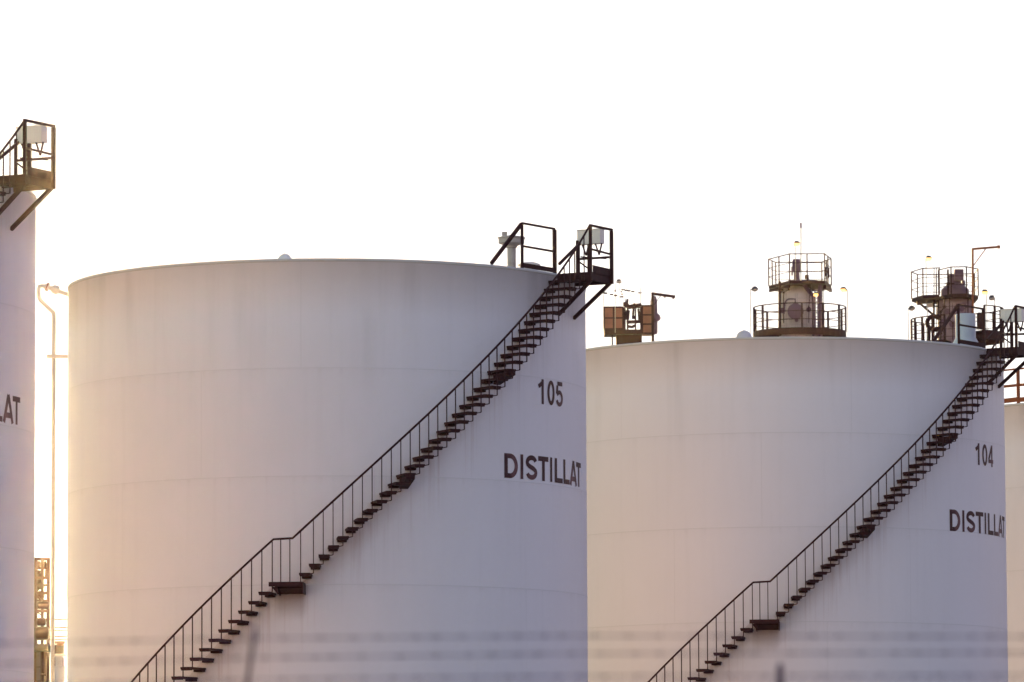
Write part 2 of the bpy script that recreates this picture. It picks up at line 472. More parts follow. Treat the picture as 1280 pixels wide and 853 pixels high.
def make_tank(loc, label, num=None, word=True, stairs=True):
    t = empty('storage_tank', loc)
    tag(t, label, 'storage tank', 'white storage tanks in the yard')
    obj('shell', SHELL, None, t); obj('roof', ROOF, M_ROOF, t)
    for o, turn, drop in ((obj('word_lettering', WORD_ME, M_LETTER, t) if word else None, .021, .075), (obj('number_lettering', number(num), M_LETTER, t) if num else None, .023, .045)):
        if o and num == '4': o.location.z = -drop; o.rotation_euler.z = turn       # stencilled a little lower and farther round
    if stairs:
        s = empty('staircase', parent=t)
        obj('handrail', RAIL, M_STEEL, s); obj('landing', LANDING, M_STEEL, s)
        for me in TREADS: obj('tread', me, M_STEEL, s)
        for me in BAL: obj('baluster', me, M_STEEL, s)
        p = empty('access_platform', parent=t)
        for n, me, m in PLAT: obj(n, me, m, p)
        g = empty('roof_guard', parent=t)
        for n, me, m in GUARD: obj(n, me, m, g)
    return t
AX = {'A': (-4.3685, 126.3522), 'B': (7.1158, 144.0678), 'C': (-15.8661, 108.9748), 'D': (19.0587, 161.8297)}
TA = make_tank((*AX['A'], 0), 'white tank numbered 105, its outside stairs in full view', '5')
TB = make_tank((*AX['B'], 0), 'white tank numbered 104, standing behind the one numbered 105', '4')
TC = make_tank((*AX['C'], 0), 'white tank cut off by the picture edge, beside the pale standpipe', None)
TD = make_tank((*AX['D'], 0), 'white tank whose sliver shows past tank 104, orange railing on its roof', None, False, False)

# --- fittings of single tanks (local coordinates of the tank)
def tl(phi, r, z): return cyl(phi, r, z)
b = MB(); c = tl(.93, 5.45, 0)
b.lathe([(.15, -.02), (.15, .05), (.10, .052), (.10, .55), (.13, .56), (.13, .60), (.27, .65), (.30, .66), (.30, .77), (.325, .775), (.325, .80), (.10, .84), (0, .88)], c, 28)
b.box((c.x - .16, c.y, c.z + .88), (.12, .1, .10))
obj('roof_vent', b, M_VENT, TA, True)
b = MB(); b.lathe([(.22, -.05), (.22, .18), (.26, .185), (.26, .22), (.14, .27), (0, .29)], tl(1.035, 5.55, 0), 28); obj('roof_hatch', b, M_WHITE, TA, True)
b = MB(); b.lathe([(.17, -.02), (.17, .05), (.155, .11), (.11, .17), (.05, .20), (.012, .205), (.012, .24), (0, .242)], tl(-.16, 5.0, .04), 24); obj('vent_dome', b, M_WHITE, TA, True)
b = MB(); b.lathe([(.21, -.02), (.21, .06), (.19, .14), (.14, .21), (.06, .25), (.012, .255), (.012, .30), (0, .302)], tl(-.215, 5.0, .04), 24); obj('vent_dome', b, M_GREY, TB, True)
b = MB(); b.lathe([(.48, -.02), (.42, .10), (.27, .36), (.27, .98), (.25, 1.0), (0, 1.02)], tl(1.183, 5.35, 0), 32); obj('roof_vent', b, M_BLUEW, TB, True)
# standpipe that climbs beside tank 105
def loc_(p, t): return p - Vector(t.location)
YP = AX['A'][1]
def sp(px, py, dy=0): return loc_(at(px, py, YP + dy), TA)
xa, xb = at(66.3, 560, YP), at(67.4, 392, YP)
low = loc_(Vector((xb.x, YP, .0)), TA)
pipe = [low, sp(67.4, 394), sp(66.6, 391), sp(50.5, 375.5), sp(48.6, 372), sp(48.2, 362), sp(49.5, 358.3), sp(53, 357.4), sp(60, 359.2), sp(88, 369.5)]
b = MB(); b.tube(pipe, .048, 12)
fp = obj('foam_pipe', b, M_PIPE, TA, True)
d = (sp(70, 362.6) - sp(60, 359.2)).normalized()
b = MB()
for px, py, r, w in ((57.6, 358.4, .085, .045), (60.4, 359.3, .10, .045), (66.0, 361.2, .075, .06), (69.5, 362.4, .105, .13), (72.6, 363.5, .08, .04)):
    b.lathe([(r, -w/2), (r, w/2)], sp(px, py), 18, axis=d)
obj('flange', b, M_PIPE, fp, True)
b = MB(); b.lathe([(.088, -.014), (.088, .014)], sp(67.4, 361.8), 18, axis=d); b.lathe([(.105, -.014), (.105, .014)], sp(59.1, 358.9), 18, axis=d)
obj('gasket', b, M_RUST, fp, True)
b = MB(); b.bar(sp(58.4, 445.6, -.06), sp(86.5, 445.8, -.06), .05, .085); b.box(sp(85.6, 446, -.06), (.025, .18, .20)); obj('pipe_bracket', b, M_PIPE, fp)
b = MB(); b.bar(sp(85.4, 722, -.1), sp(84.6, 748, -.1), .05, .04); b.box(sp(86.2, 720.5, -.1), (.075, .09, .09)); obj('conduit', b, M_PIPE, TA)
# orange railing on the roof edge of the far tank
g = empty('roof_guard', parent=TD)
angs = [-1.515 + .19*i for i in range(10)]
for a in angs[::2]:
    b = MB(); b.bar(cyl(a, R - .05, 0), cyl(a, R - .05, 1.03), .075, .075, (sin(a), -cos(a), 0)); obj('post', b, M_RUST, g)
b = MB(); b.tube([cyl(a, R - .05, 1.02) for a in angs], .028, 8); b.tube([cyl(a, R - .05, .54) for a in angs], .042, 8); obj('guard_rail', b, M_RUST, g)
b = MB()
for a, a2 in zip(angs, angs[1:]): b.bar(cyl(a, R - .02, .10), cyl(a2, R - .02, .115), .012, .14)
obj('toe_board', b, M_RUST, g)

# ------------------------------------------------------------------ process columns beyond the tanks
YC = 192.0
U = YC/230.0                               # columns pulled toward the camera and scaled down; sizes below were set for a distance of 230 m
PXM = F/YC
def floodlight(parent, base, head, aim, lit_up=True, s=1.0):
    """thin pole with a tilted lamp head; local coordinates"""
    base, head, s = Vector(base), Vector(head), s*U
    b = MB(); b.tube([base, Vector((base.x, base.y, head.z - .03))], .016*s, 6)
    po = obj('lamp_pole', b, M_POLE, parent)
    b = MB(); b.bar(Vector((base.x, base.y, head.z - .03)), head, .03*s, .03*s)
    ax = Vector(aim).normalized()
    M3 = ax.to_track_quat('Z', 'Y').to_matrix()
    def pt(x, y, z): return head + M3 @ Vector((x, y, z))
    w, h = .13*s, .10*s
    b.hexa([pt(-w*.6, -h*.7, -.07*s), pt(w*.6, -h*.7, -.07*s), pt(w*.6, h*.7, -.07*s), pt(-w*.6, h*.7, -.07*s)],
           [pt(-w, -h, .06*s), pt(w, -h, .06*s), pt(w, h, .06*s), pt(-w, h, .06*s)])
    hd = obj('floodlight', b, M_LAMP, po)
    b = MB(); w *= .86; h *= .86
    b.hexa([pt(-w, -h, .062*s), pt(w, -h, .062*s), pt(w, h, .062*s), pt(-w, h, .062*s)], [pt(-w*.9, -h*.9, .10*s), pt(w*.9, -h*.9, .10*s), pt(w*.9, h*.9, .10*s), pt(-w*.9, h*.9, .10*s)])
    obj('lens', b, M_LIT if lit_up else M_UNLIT, po)
def ring_deck(parent, c, r0, r1, z, th, a0=0, a1=2*PI, n=40, hrail=1.05, posts=10, mat_=None, rails=(.36, .72, 1.05)):
    """curved walkway with its guard rail; angle 0 faces the camera"""
    th, hrail, rails = th*U, hrail*U, [h*U for h in rails]
    full = abs(a1 - a0 - 2*PI) < 1e-3
    p = empty('walkway', parent=parent)
    def q(a, r, zz): return Vector((c[0] + r*sin(a), c[1] - r*cos(a), zz))
    b = MB()
    for i in range(n):
        a, e = a0 + (a1-a0)*i/n, a0 + (a1-a0)*(i+1)/n
        b.add([q(a, r0, z), q(e, r0, z), q(e, r1, z), q(a, r1, z), q(a, r0, z-.05), q(e, r0, z-.05), q(e, r1, z-th), q(a, r1, z-th), q(a, r1-.03, z-th), q(e, r1-.03, z-th), q(e, r1-.03, z-.05), q(a, r1-.03, z-.05)],
              [(3, 2, 1, 0), (3, 7, 6, 2), (7, 8, 9, 6), (8, 11, 10, 9), (11, 4, 5, 10), (0, 1, 5, 4)])
    for i in range(8):
        a = a0 + (a1-a0)*(i+.5)/8
        b.bar(q(a, r0, z - .10), q(a, r1 - .04, z - .10), .06, .09)
    obj('deck', b, mat_ or M_DARK, p)
    for i in range(posts + (0 if full else 1)):
        a = a0 + (a1-a0)*i/posts
        b = MB(); b.bar(q(a, r1 - .02, z - .02), q(a, r1 - .02, z + hrail), .062, .062, (sin(a), -cos(a), 0)); obj('post', b, mat_ or M_DARK, p)
    b = MB()
    for h in rails:
        b.tube([q(a0 + (a1-a0)*i/n, r1 - .02, z + h) for i in range(n+1)], .015 if h < hrail else .023, 6)
    obj('guard_rail', b, mat_ or M_DARK, p)
    return p
def poly_deck(parent, pts, z, th, hrail=1.15, rails=(.38, .76, 1.15), extra=1, skip=()):
    """flat polygon platform with posts and rails on its outline; pts in local x, y"""
    p = empty('upper_platform', parent=parent)
    th, hrail, rails = th*U, hrail*U, [h*U for h in rails]
    b = MB(); b.prism([(x, y, z - th) for x, y in pts], (0, 0, th)); obj('deck', b, M_DARK, p)
    n = len(pts); b = MB()
    for i in range(n):
        if i in skip: continue
        A, B = Vector((*pts[i], 0)), Vector((*pts[(i+1) % n], 0))
        for k in range(extra + 1):
            c = A.lerp(B, k/(extra + 1)); m = MB(); m.bar((c.x, c.y, z - .01), (c.x, c.y, z + hrail), .045, .045); obj('post', m, M_DARK, p)
        for h in rails:
            e = (B - A).normalized()*.03
            b.bar(A + Vector((0, 0, z + h)) - e, B + Vector((0, 0, z + h)) + e, .02, .018 if h < hrail else .035)
    obj('guard_rail', b, M_DARK, p)
    return p
def jacket(b, r, z0, z1, c, n=36):
    """banded insulation jacket with a domed head"""
    prof = [(r, z0)]; z = z0
    while z + .42 < z1:
        prof += [(r, z + .40), (r + .012, z + .405), (r + .012, z + .43), (r, z + .435)]; z += .435
    prof += [(r, z1)]
    for k in range(1, 9):
        a = PI/2*k/8; prof.append((r*cos(a), z1 + r*.62*sin(a)))
    b.lathe(prof, c, n)

# ---- column behind the middle of tank 104
base = at(997, 420, YC); base.z = 0
C1 = empty('process_column', base)
tag(C1, 'process column with round walkway and dark manhole above the middle of tank 104', 'process column', 'process columns beyond the tanks')
def L1(px, py, dy=0): return at(px, py, YC + dy) - Vector(C1.location)
vc = L1(995.6, 400); vz = vc.z; vr = 21.4/PXM
b = MB(); jacket(b, vr, 0, L1(995, 369).z, (vc.x, 0, 0)); obj('vessel', b, M_GREY, C1, True)
def cladding(parent, c, r, z0, z1, step, nv, m):
    b = MB(); z = z0
    while z < z1:
        b.tube([(c[0] + (r + .006)*sin(2*PI*k/40), c[1] - (r + .006)*cos(2*PI*k/40), z) for k in range(41)], .008, 5, cap=False); z += step
    for k in range(nv):
        a = 2*PI*(k + .37*(k % 3))/nv; b.bar((c[0] + (r+.004)*sin(a), c[1] - (r+.004)*cos(a), z0), (c[0] + (r+.004)*sin(a), c[1] - (r+.004)*cos(a), z1 - .02), .014, .012)
    obj('cladding_seam', b, m, parent)
def nozzle(parent, p, d, r, L):
    d = Vector(d).normalized(); b = MB()
    b.lathe([(r, 0), (r, L), (r*1.7, L + .002), (r*1.7, L + .04), (r*1.7, L + .045), (r*1.7, L + .085), (0, L + .09)], p, 16, axis=d)
    for k in range(8):
        a = 2*PI*k/8; q = d.to_track_quat('Z', 'Y') @ Vector((r*1.4*cos(a), r*1.4*sin(a), L + .04)); b.box(Vector(p) + q, (.022, .022, .022))
    obj('nozzle', b, M_VESSEL, parent, True)
def conduit(parent, pts, r=.018, m=None):
    b = MB(); b.tube(pts, r, 6)
    for p in pts[1:-1]: b.box(p, (r*4, r*3.4, r*4))
    obj('conduit', b, m or M_DARK, parent)
cladding(C1, (vc.x, 0), vr, L1(995, 425).z, L1(995, 368).z, .24, 15, M_CLAD)
for px, py, r in ((1009, 389.2, .05), (978.5, 390, .06), (994.5, 403, .04)):
    p = L1(px, py, 0); dx = p.x - vc.x; nozzle(C1, (p.x, -math.sqrt(max(.01, vr*vr - dx*dx)) + .02, p.z), (dx*.6, -1, 0), r, .07)
conduit(C1, [L1(986, 350, -.9), L1(986, 362, -.8), L1(979.5, 366, -.75), L1(979.5, 404, -.75)])
conduit(C1, [L1(1013, 351, -.9), L1(1013, 360, -.85), L1(1011, 384, -.8), L1(1011, 404, -.8)], .013)
conduit(C1, [L1(1029, 356, -.5), L1(1029, 404, -.5)], .014)
b = MB(); mc = L1(994.5, 389.3, -vr - .22); b.lathe([(r*U, h*U) for r, h in [(.27, -.3), (.27, .10), (.345, .101), (.345, .16), (.32, .162), (.32, .20), (.06, .23), (0, .23)]], mc + Vector((0, .16, 0)), 30, axis=(0, -1, 0))
for k in range(20):
    a = 2*PI*k/20; b.box(mc + Vector((.335*U*cos(a), .02, .335*U*sin(a))), (.03, .06, .03))
mh = obj('manhole', b, M_VESSEL, C1, True)
b = MB(); q = lambda px, py: L1(px, py, -vr - .14)
b.tube([q(980, 393), q(981, 380), q(983, 375.5), q(986, 374), q(994, 374), q(994, 379)], .025, 6); obj('davit_arm', b, M_VESSEL, mh, True)
rz = L1(997, 408, -2).z
ring_deck(C1, (L1(999.5, 410).x, 0), vr + .05, 58/PXM + .02, rz, .30, posts=13)
# overhead pipe and ladder on the right flank
b = MB(); q = lambda px, py, dy=-.85: L1(px, py, dy)
b.tube([q(985.5, 352.6), q(1019, 352.6), q(1023.6, 353.6), q(1025.3, 357), q(1025.3, 420), (q(1025.3, 420).x, -.85, 0)], .078, 12); obj('overhead_pipe', b, M_VESSEL, C1, True)
b = MB(); b.tube([q(1003, 354, -.7), q(1010, 363, -.7), q(1016.5, 370, -.7), q(1017.3, 376, -.7), (q(1017.3, 420).x, -.7, 2)], .075, 10); obj('branch_pipe', b, M_VESSEL, C1, True)
b = MB(); q = lambda px, py: L1(px, py, -1.0)
for px in (1018.6, 1022): b.bar(q(px, 362), (q(px, 420).x, -1.0, 1), .04, .04)
for k in range(16): b.bar(q(1018.6, 362 + 3.8*k), q(1022, 362 + 3.8*k), .025, .025)
obj('ladder', b, M_VESSEL, C1)
b = MB(); b.bar(L1(974.6, 352, -.5), L1(974.6, 420, -.5), .10, .10); obj('support_leg', b, M_DARK, C1)
b = MB(); b.bar(L1(984, 352, -.4), L1(976, 366, -.4), .06, .06); b.bar(L1(989, 353, -.1), L1(986, 358, -.1), .07, .07); obj('support_leg', b, M_DARK, C1)
# upper platform
zu = L1(1000, 350.5, -1.35).z
X = lambda px: L1(px, 352).x
up = poly_deck(C1, [(X(961.5), .35), (X(984.8), -1.25), (X(1028.5), -1.25), (X(1039.6), .25), (X(1030), 1.3), (X(972), 1.3)], zu, .13)
b = MB(); b.bar((X(962.5), .3, zu - .19), (X(984.8), -1.1, zu - .19), .06, .10); b.bar((X(1029), -1.0, zu - .20), (X(1039), .2, zu - .20), .08, .13); obj('beam', b, M_DARK, up)
b = MB(); q = X(995.6); b.lathe([(r*U, h*U) for r, h in [(.13, 0), (.13, .34), (.12, .5), (.19, .51), (.19, .95), (.17, 1.0), (.16, 1.06), (0, 1.06)]], (q, -.2, zu), 20)
b.bar((q - .17, -.25, zu + .62), (q - .17, -.25, zu + .29), .06, .06); obj('motor', b, M_VESSEL, up, True)
b = MB(); b.box((X(1007.3), -.6, zu + .20), (.14, .14, .14)); b.bar((X(1007.3), -.6, zu), (X(1010.5), -.6, zu + .10), .18, .12); obj('valve', b, M_DARK, up)
b = MB(); b.tube([(X(1032), .1, zu + .3), (X(1032), .1, zu + .62), (X(1036), .1, zu + .62), (X(1036), .1, zu + .25)], .035, 6); b.box((X(1034), .1, zu + .47), (.18, .1, .1)); obj('junction_box', b, M_DARK, up)
b = MB(); b.tube([L1(1001.2, 352, -1.2), L1(1001.2, 279, -1.2)], .018, 6)
an = obj('antenna', b, M_POLE, C1)
b = MB(); b.tube([L1(1001.1, 285.3, -1.2), L1(1001.1, 278.8, -1.2)], .032, 8); obj('antenna_tip', b, M_VESSEL, an)
floodlight(C1, L1(994.6, 352, -.9), L1(995.6, 304.2, -.9), (.1, -.5, -1), True)
floodlight(C1, L1(938.5, 417, 0), L1(943.2, 361, 0), (.35, -.35, -1), False)
floodlight(C1, L1(1059.8, 417, 0), L1(1054.6, 361.6, 0), (-.35, -.5, -1), True)
floodlight(C1, L1(1019.8, 395, -1.1), L1(1019.8, 367.5, -1.1), (0, -.6, -1), True, .8)

# ---- column behind the platform of tank 104
base = at(1195, 420, YC); base.z = 0
C2 = empty('process_column', base)
tag(C2, 'process column with orange davit crane behind the stair head of tank 104', 'process column', 'process columns beyond the tanks')
def L2(px, py, dy=0): return at(px, py, YC + dy) - Vector(C2.location)
X = lambda px: L2(px, 380).x
b = MB(); jacket(b, 22.3/PXM, 0, L2(1194, 381).z, (X(1194), 0, 0)); obj('vessel', b, M_HULL, C2, True)
cladding(C2, (X(1194), 0), 22.3/PXM, L2(1194, 432).z, L2(1194, 381).z, .27, 17, M_DARK)
for px, py, r in ((1183, 392, .06), (1200, 389, .05), (1178, 404, .05), (1189, 408, .07), (1206, 386, .035)):
    p = L2(px, py, 0); dx = p.x - X(1194); nozzle(C2, (p.x, -math.sqrt((22.3/PXM)**2 - dx*dx) + .02, p.z), (dx*.6, -1, 0), r, .07)
conduit(C2, [L2(1180.5, 372, -.8), L2(1180.5, 384, -.75), L2(1176, 390, -.72), L2(1176, 425, -.72)], .022)
conduit(C2, [L2(1187, 372, -.9), L2(1187, 400, -.85), L2(1191, 404, -.85), L2(1191, 425, -.85)], .016)
conduit(C2, [L2(1210, 374, -.8), L2(1210, 394, -.75), L2(1222, 397, -.9), L2(1222, 412, -.9)], .018)
for px in (1167.6, 1170.4):
    conduit(C2, [L2(px, 336, .1), L2(px, 372, .1), L2(px, 428, .1)], .014)
b = MB(); b.lathe([(.52, 0), (.50, .35), (.22, .60), (.22, .9)], (X(1194), 0, L2(1194, 383).z + .25), 24); obj('vessel_neck', b, M_VESSEL, C2, True)
rc = (X(1196), 0); rr = 58.5/PXM
ring_deck(C2, rc, .8, rr, L2(1196, 430, 0).z, .25, -2.4, -.35, posts=7)
ring_deck(C2, rc, .8, rr, L2(1236, 412.8, -1.2).z, .38, .55, 3.1, posts=8)
zu = L2(1195, 369.4, -.6).z
up = poly_deck(C2, [(X(1140.5), .35), (X(1152), -.75), (X(1172), -.9), (X(1173), -.2), (X(1186), -1.15), (X(1205), -1.2), (X(1221.5), -.5), (X(1221.5), 1.0), (X(1174), 1.2), (X(1150), 1.1)], zu, .14, extra=0)
b = MB(); b.bar((X(1147.5), -.2, zu - .20), L2(1168, 395, -.3), .06, .08); b.bar((X(1167), -.2, zu - .1), L2(1167, 425, -.2), .07, .07); b.bar((X(1172), -.2, zu - .1), L2(1172, 400, -.2), .06, .06)
b.bar(L2(1153, 383.5, -.3), L2(1173, 383, -.3), .05, .05); b.bar((X(1147.3), -.2, zu - .14), (X(1147.3), -.2, zu - .30), .10, .10); obj('support_leg', b, M_DARK, up)
b = MB(); b.box((X(1198), -.3, L2(1198, 344, -.3).z), (.33, .30, .39)); b.lathe([(r*U, h*U) for r, h in [(.26, 0), (.26, .40), (.20, .55), (0, .62)]], (X(1198.5), -.1, zu), 20); b.box((X(1204.8), .1, zu + .3), (.12, .2, .62)); obj('motor', b, M_VESSEL, up, True)
b = MB(); b.tube([(X(1184), -.5, zu), (X(1184), -.5, zu + .95)], .035, 6); b.box((X(1184), -.5, zu + .42), (.12, .1, .1)); b.tube([(X(1180), -.5, zu + .45), (X(1192), -.4, zu + .45)], .025, 6); obj('valve', b, M_DARK, up)
b = MB(); b.bar(L2(1216.1, 425, -1.1), L2(1215.8, 311, -1.1), .075, .075); b.bar(L2(1215.2, 311.6, -1.1), L2(1249, 308.8, -1.1), .06, .075); b.bar(L2(1217, 332, -1.1), L2(1232, 311.5, -1.1), .035, .035); b.box(L2(1248.4, 308.9, -1.1), (.10, .08, .11))
obj('davit_crane', b, M_RUST, C2)
q = lambda px, py: L2(px, py, -.35)
b = MB(); cx, cy = 1167.3, 403.8
b.tube([q(1176, 397.5)] + [q(cx + 8.3*cos(a), cy - 8.3*sin(a)) for a in [PI*(.35 + .12*i) for i in range(10)]] + [q(1176, 411)], .085, 10)
b.tube([q(1160.8, 408), q(1160.8, 432)], .075, 8); obj('bypass_pipe', b, M_DARK, C2, True)
b = MB(); b.lathe([(.085, 0), (.10, .02), (.10, .52), (.075, .57), (0, .59)], L2(1224.6, 411, -1.5), 16); obj('level_drum', b, M_DARK, C2, True)
b = MB(); b.tube([q(1176, 416), q(1179, 419), q(1188, 419), q(1191, 415)], .035, 6); b.bar(q(1180, 420), q(1180, 432), .06, .06); obj('pipe_support', b, M_DARK, C2)
floodlight(C2, L2(1158, 369, -.5), L2(1160.5, 322.6, -.5), (.1, -.5, -1), True)
floodlight(C2, L2(1135.6, 430, 0), L2(1139.4, 385, 0), (.4, -.35, -1), False)
floodlight(C2, L2(1159.5, 425, -.4), L2(1162.8, 380.6, -.4), (-.3, -.8, -.6), False, 1.15)
floodlight(C2, L2(1233.8, 412, .6), L2(1231, 364.8, .6), (-.05, -.5, -1), True)
floodlight(C2, L2(1243.8, 412, .2), L2(1240, 372, .2), (-.1, -.4, -1), False)

# ---- panelled platform behind tank 104's shoulder
YD = 182.0
base = at(785, 425, YD); base.z = 0
C3 = empty('process_module', base)
tag(C3, 'brown panelled pipe platform with small crane between tanks 105 and 104', 'process module')
def L3(px, py, dy=0): return at(px, py, YD + dy) - Vector(C3.location)
def plate(mb, x0, y0, x1, y1, dy, th=.06):
    A, B = L3(x0, y0, dy), L3(x1, y1, dy)
    mb.box((A + B)/2 + Vector((0, th/2, 0)), (abs(B.x-A.x), th, abs(B.z-A.z)))
def cabinet(x0, y0, x1, y1, nx, ny, dy, depth):
    b = MB(); A, B = L3(x0, y1, dy), L3(x1, y0, dy)
    b.hexa([(A.x, A.y, A.z), (B.x, A.y, A.z), (B.x, A.y+depth, A.z), (A.x, A.y+depth, A.z)], [(A.x, A.y, B.z), (B.x, A.y, B.z), (B.x, A.y+depth, B.z), (A.x, A.y+depth, B.z)])
    o = obj('cabinet', b, M_PANEL, C3)
    f = MB()
    for i in range(nx+1):
        x = A.x + (B.x-A.x)*i/nx; f.bar((x, A.y-.02, A.z-.02), (x, A.y-.02, B.z+.02), .05, .036)
    for j in range(ny+1):
        z = A.z + (B.z-A.z)*j/ny; f.bar((A.x-.02, A.y-.045, z), (B.x+.02, A.y-.045, z), .012, .05)
    obj('frame', f, M_DARK, o)
    return o
cabinet(755.3, 384.3, 778.6, 411.5, 2, 2, -.5, .9)
cabinet(803, 382.5, 815.2, 417, 1, 3, -.4, .9)
b = MB(); plate(b, 755.2, 412.2, 802.5, 417.8, -.45, 1.0); plate(b, 770, 418.2, 801.5, 432, -.2, .8); obj('base_frame', b, M_DARK, C3)
for px, y0, y1, w in ((765.3, 419, 440, .05), (801, 384, 440, .06), (780.5, 384, 417, .09), (784.5, 374, 417, .06), (794.5, 383, 417, .05), (816.5, 416, 440, .07)):
    b = MB(); A, B = L3(px, y0, -.2), L3(px, y1, -.2); b.bar(A, (B.x, B.y, 0) if y1 > 430 else B, w, w); obj('support_post', b, M_DARK, C3)
b = MB(); q = lambda px, py, dy=-.1: L3(px, py, dy)
b.tube([q(781, 380), q(786, 384), q(793, 383), q(802, 382)], .085, 10); b.tube([q(783, 403), q(803, 402)], .06, 8); b.tube([q(784, 408), q(790, 409), q(794, 407)], .05, 8)
b.tube([q(785, 388), q(784, 400)], .07, 8); b.tube([q(792, 386), q(791, 399)], .04, 8); b.tube([q(798, 386), q(799, 400)], .04, 8)
for px, py, r in ((792.8, 397, .07), (793, 381, .06), (800, 382, .06), (782, 380.5, .10), (781.5, 392, .09), (799, 391, .05)): b.lathe([(0, -r), (r*.8, -r*.6), (r, 0), (r*.8, r*.6), (0, r)], q(px, py, -.2), 10)
b.tube([q(782.4, 373.5), q(782.4, 384)], [.01, .05], 8)
obj('pipework', b, M_DARK, C3, True)
b = MB(); c = L3(818, 425, .2); b.lathe([(.10, 0), (.12, .08), (.12, 1.13), (.08, 1.29), (0, 1.33)], L3(817.6, 418, .1), 16)
b.lathe([(.04, -.15), (.14, -.1), (.15, .05), (.05, .12)], L3(820.5, 397, -.1), 14, axis=(.5, -.6, .3)); obj('pressure_drum', b, M_VESSEL, C3, True)
b = MB(); b.bar(L3(816, 430, -.5), L3(815.7, 366, -.5), .085, .085); b.bar(L3(814.8, 367.2, -.5), L3(844, 371.2, -.5), .08, .09); b.bar(L3(826, 369.8, -.5), L3(817.6, 381, -.5), .02, .02)
for px, py in ((830.8, 371), (841.6, 372.6)): b.box(L3(px, py, -.5), (.07, .06, .07))
obj('davit_crane', b, M_DARK, C3)
# thin aerial frame carrying small couplings
b = MB(); fr = [(750.3, 365.3, -1.0), (778.4, 371.6, -1.0), (801.2, 366.6, .4), (776.8, 362.0, .4)]
pts = [L3(*p) for p in fr]
for i in range(4): b.tube([pts[i], pts[(i+1) % 4]], .010, 5)
for (px, y0, y1, dy) in ((754.2, 366, 416, -1.0), (769, 351, 416, -.9), (778.8, 354, 384, -.9), (800.4, 359, 384, .3)): b.tube([L3(px, y0, dy), L3(px, y1, dy)], .012, 5)
af = obj('aerial_frame', b, M_POLE, C3)
for i, us in ((0, (.13, .24, .5, .68, .95)), (2, (.05, .42, .62, .75, .92))):
    for u in us:
        b = MB(); b.box(pts[i].lerp(pts[i+1], u), (.11, .05, .045)); obj('coupling', b, M_DARK, af)
for px, py in ((769, 364), (769, 370), (776.6, 365), (777.4, 368)):
    b = MB(); b.box(L3(px, py, -.9), (.05, .05, .04)); obj('coupling', b, M_DARK, af)
floodlight(C3, L3(774.2, 384, -.3), L3(773.6, 351.5, -.3), (0, -.5, -1), False, .75)

# ------------------------------------------------------------------ seen through the gap between the tanks
YG = 160.0
base = at(52, 800, YG); base.z = 0
G1 = empty('refinery_tower', base)
tag(G1, 'rust red lattice tower glimpsed between the two front tanks', 'refinery tower')
def LG(px, py, dy=0): return at(px, py, YG + dy) - Vector(G1.location)
for px, dy in ((60.8, 0), (53.2, 0), (44.6, 0), (60.2, 2.2), (45.5, 2.2), (36, 0)):
    b = MB(); A = LG(px, 698, dy); b.bar((A.x, A.y, 0), A, .085, .085); obj('column', b, M_REFINERY, G1)
b = MB()
for k, py in enumerate((699, 710.5, 722.5, 731.5, 741.5, 751, 764, 776)):
    b.bar(LG(34, py, -.02), LG(62, py, -.02), .06, .06 if k % 2 else .085)
    b.bar(LG(60.8, py + .6, 0), LG(60.2, py + .6, 2.2), .05, .05)
for y0, y1 in ((711, 722), (732, 741), (752, 764)):
    b.bar(LG(44.6, y1, .1), LG(53, y0, .1), .035, .035)
obj('floor_beam', b, M_REFINERY, G1)
for px, py, r, h in ((47.6, 706, .16, .35), (47.2, 718, .18, .4), (50.5, 733, .22, .32), (58, 717, .08, .5), (56.5, 706.5, .07, .4), (48, 727, .16, .35), (51, 744, .2, .4)):
    b = MB(); r *= .6; h *= .6
    b.lathe([(r*.6, -h/2), (r, -h/4), (r, h/4), (r*.5, h/2)], LG(px, py, .6), 12); obj('valve', b, M_REFINERY, G1, True)
def drum(x0, x1, py, h, dy=-.4):
    b = MB(); A, B = LG(x0, py, dy), LG(x1, py, dy); r = h/2*YG/F; L = (B - A).length
    b.lathe([(r*.5, 0), (r*.9, r*.18), (r, r*.5), (r, L - r*.5), (r*.9, L - r*.18), (r*.5, L)], A, 18, axis=(1, 0, 0)); obj('drum', b, M_REFINERY, G1, True)
drum(46.5, 62, 757, 9.5); drum(46, 57.5, 777.5, 10); drum(43.5, 62, 792, 17)
b = MB(); A, B = LG(36, 806.5, -.5), LG(61.8, 814.5, -.5); b.box((A + B)/2, (B.x - A.x, 1.2, abs(A.z - B.z))); obj('deck', b, M_DARK, G1)
b = MB(); A = LG(34, 815, -.1); B = LG(52.8, 815, -.1); b.box(((A.x+B.x)/2, .3, A.z/2), (B.x - A.x, .5, A.z)); 
wl = obj('cladding', b, M_VESSEL, G1)
b = MB()
for k in range(9): b.bar((A.x, -.02, A.z - .45 - .42*k), (B.x, -.02, A.z - .45 - .42*k), .03, .03)
obj('rail', b, M_DARK, wl)
b = MB(); A = LG(55.2, 815, -.3); b.tube([(A.x, A.y, 0), A], .08, 12); b.tube([LG(50.5, 843.5, -.35), LG(58, 843.5, -.35)], .045, 8); obj('riser_pipe', b, M_REFINERY, G1, True)
b = MB(); b.bar(LG(43, 741, -.6), LG(52, 752, -.6), .10, .06); b.bar(LG(42, 762, -.6), LG(54, 771, -.6), .035, .035); obj('stair_flight', b, M_REFINERY, G1)

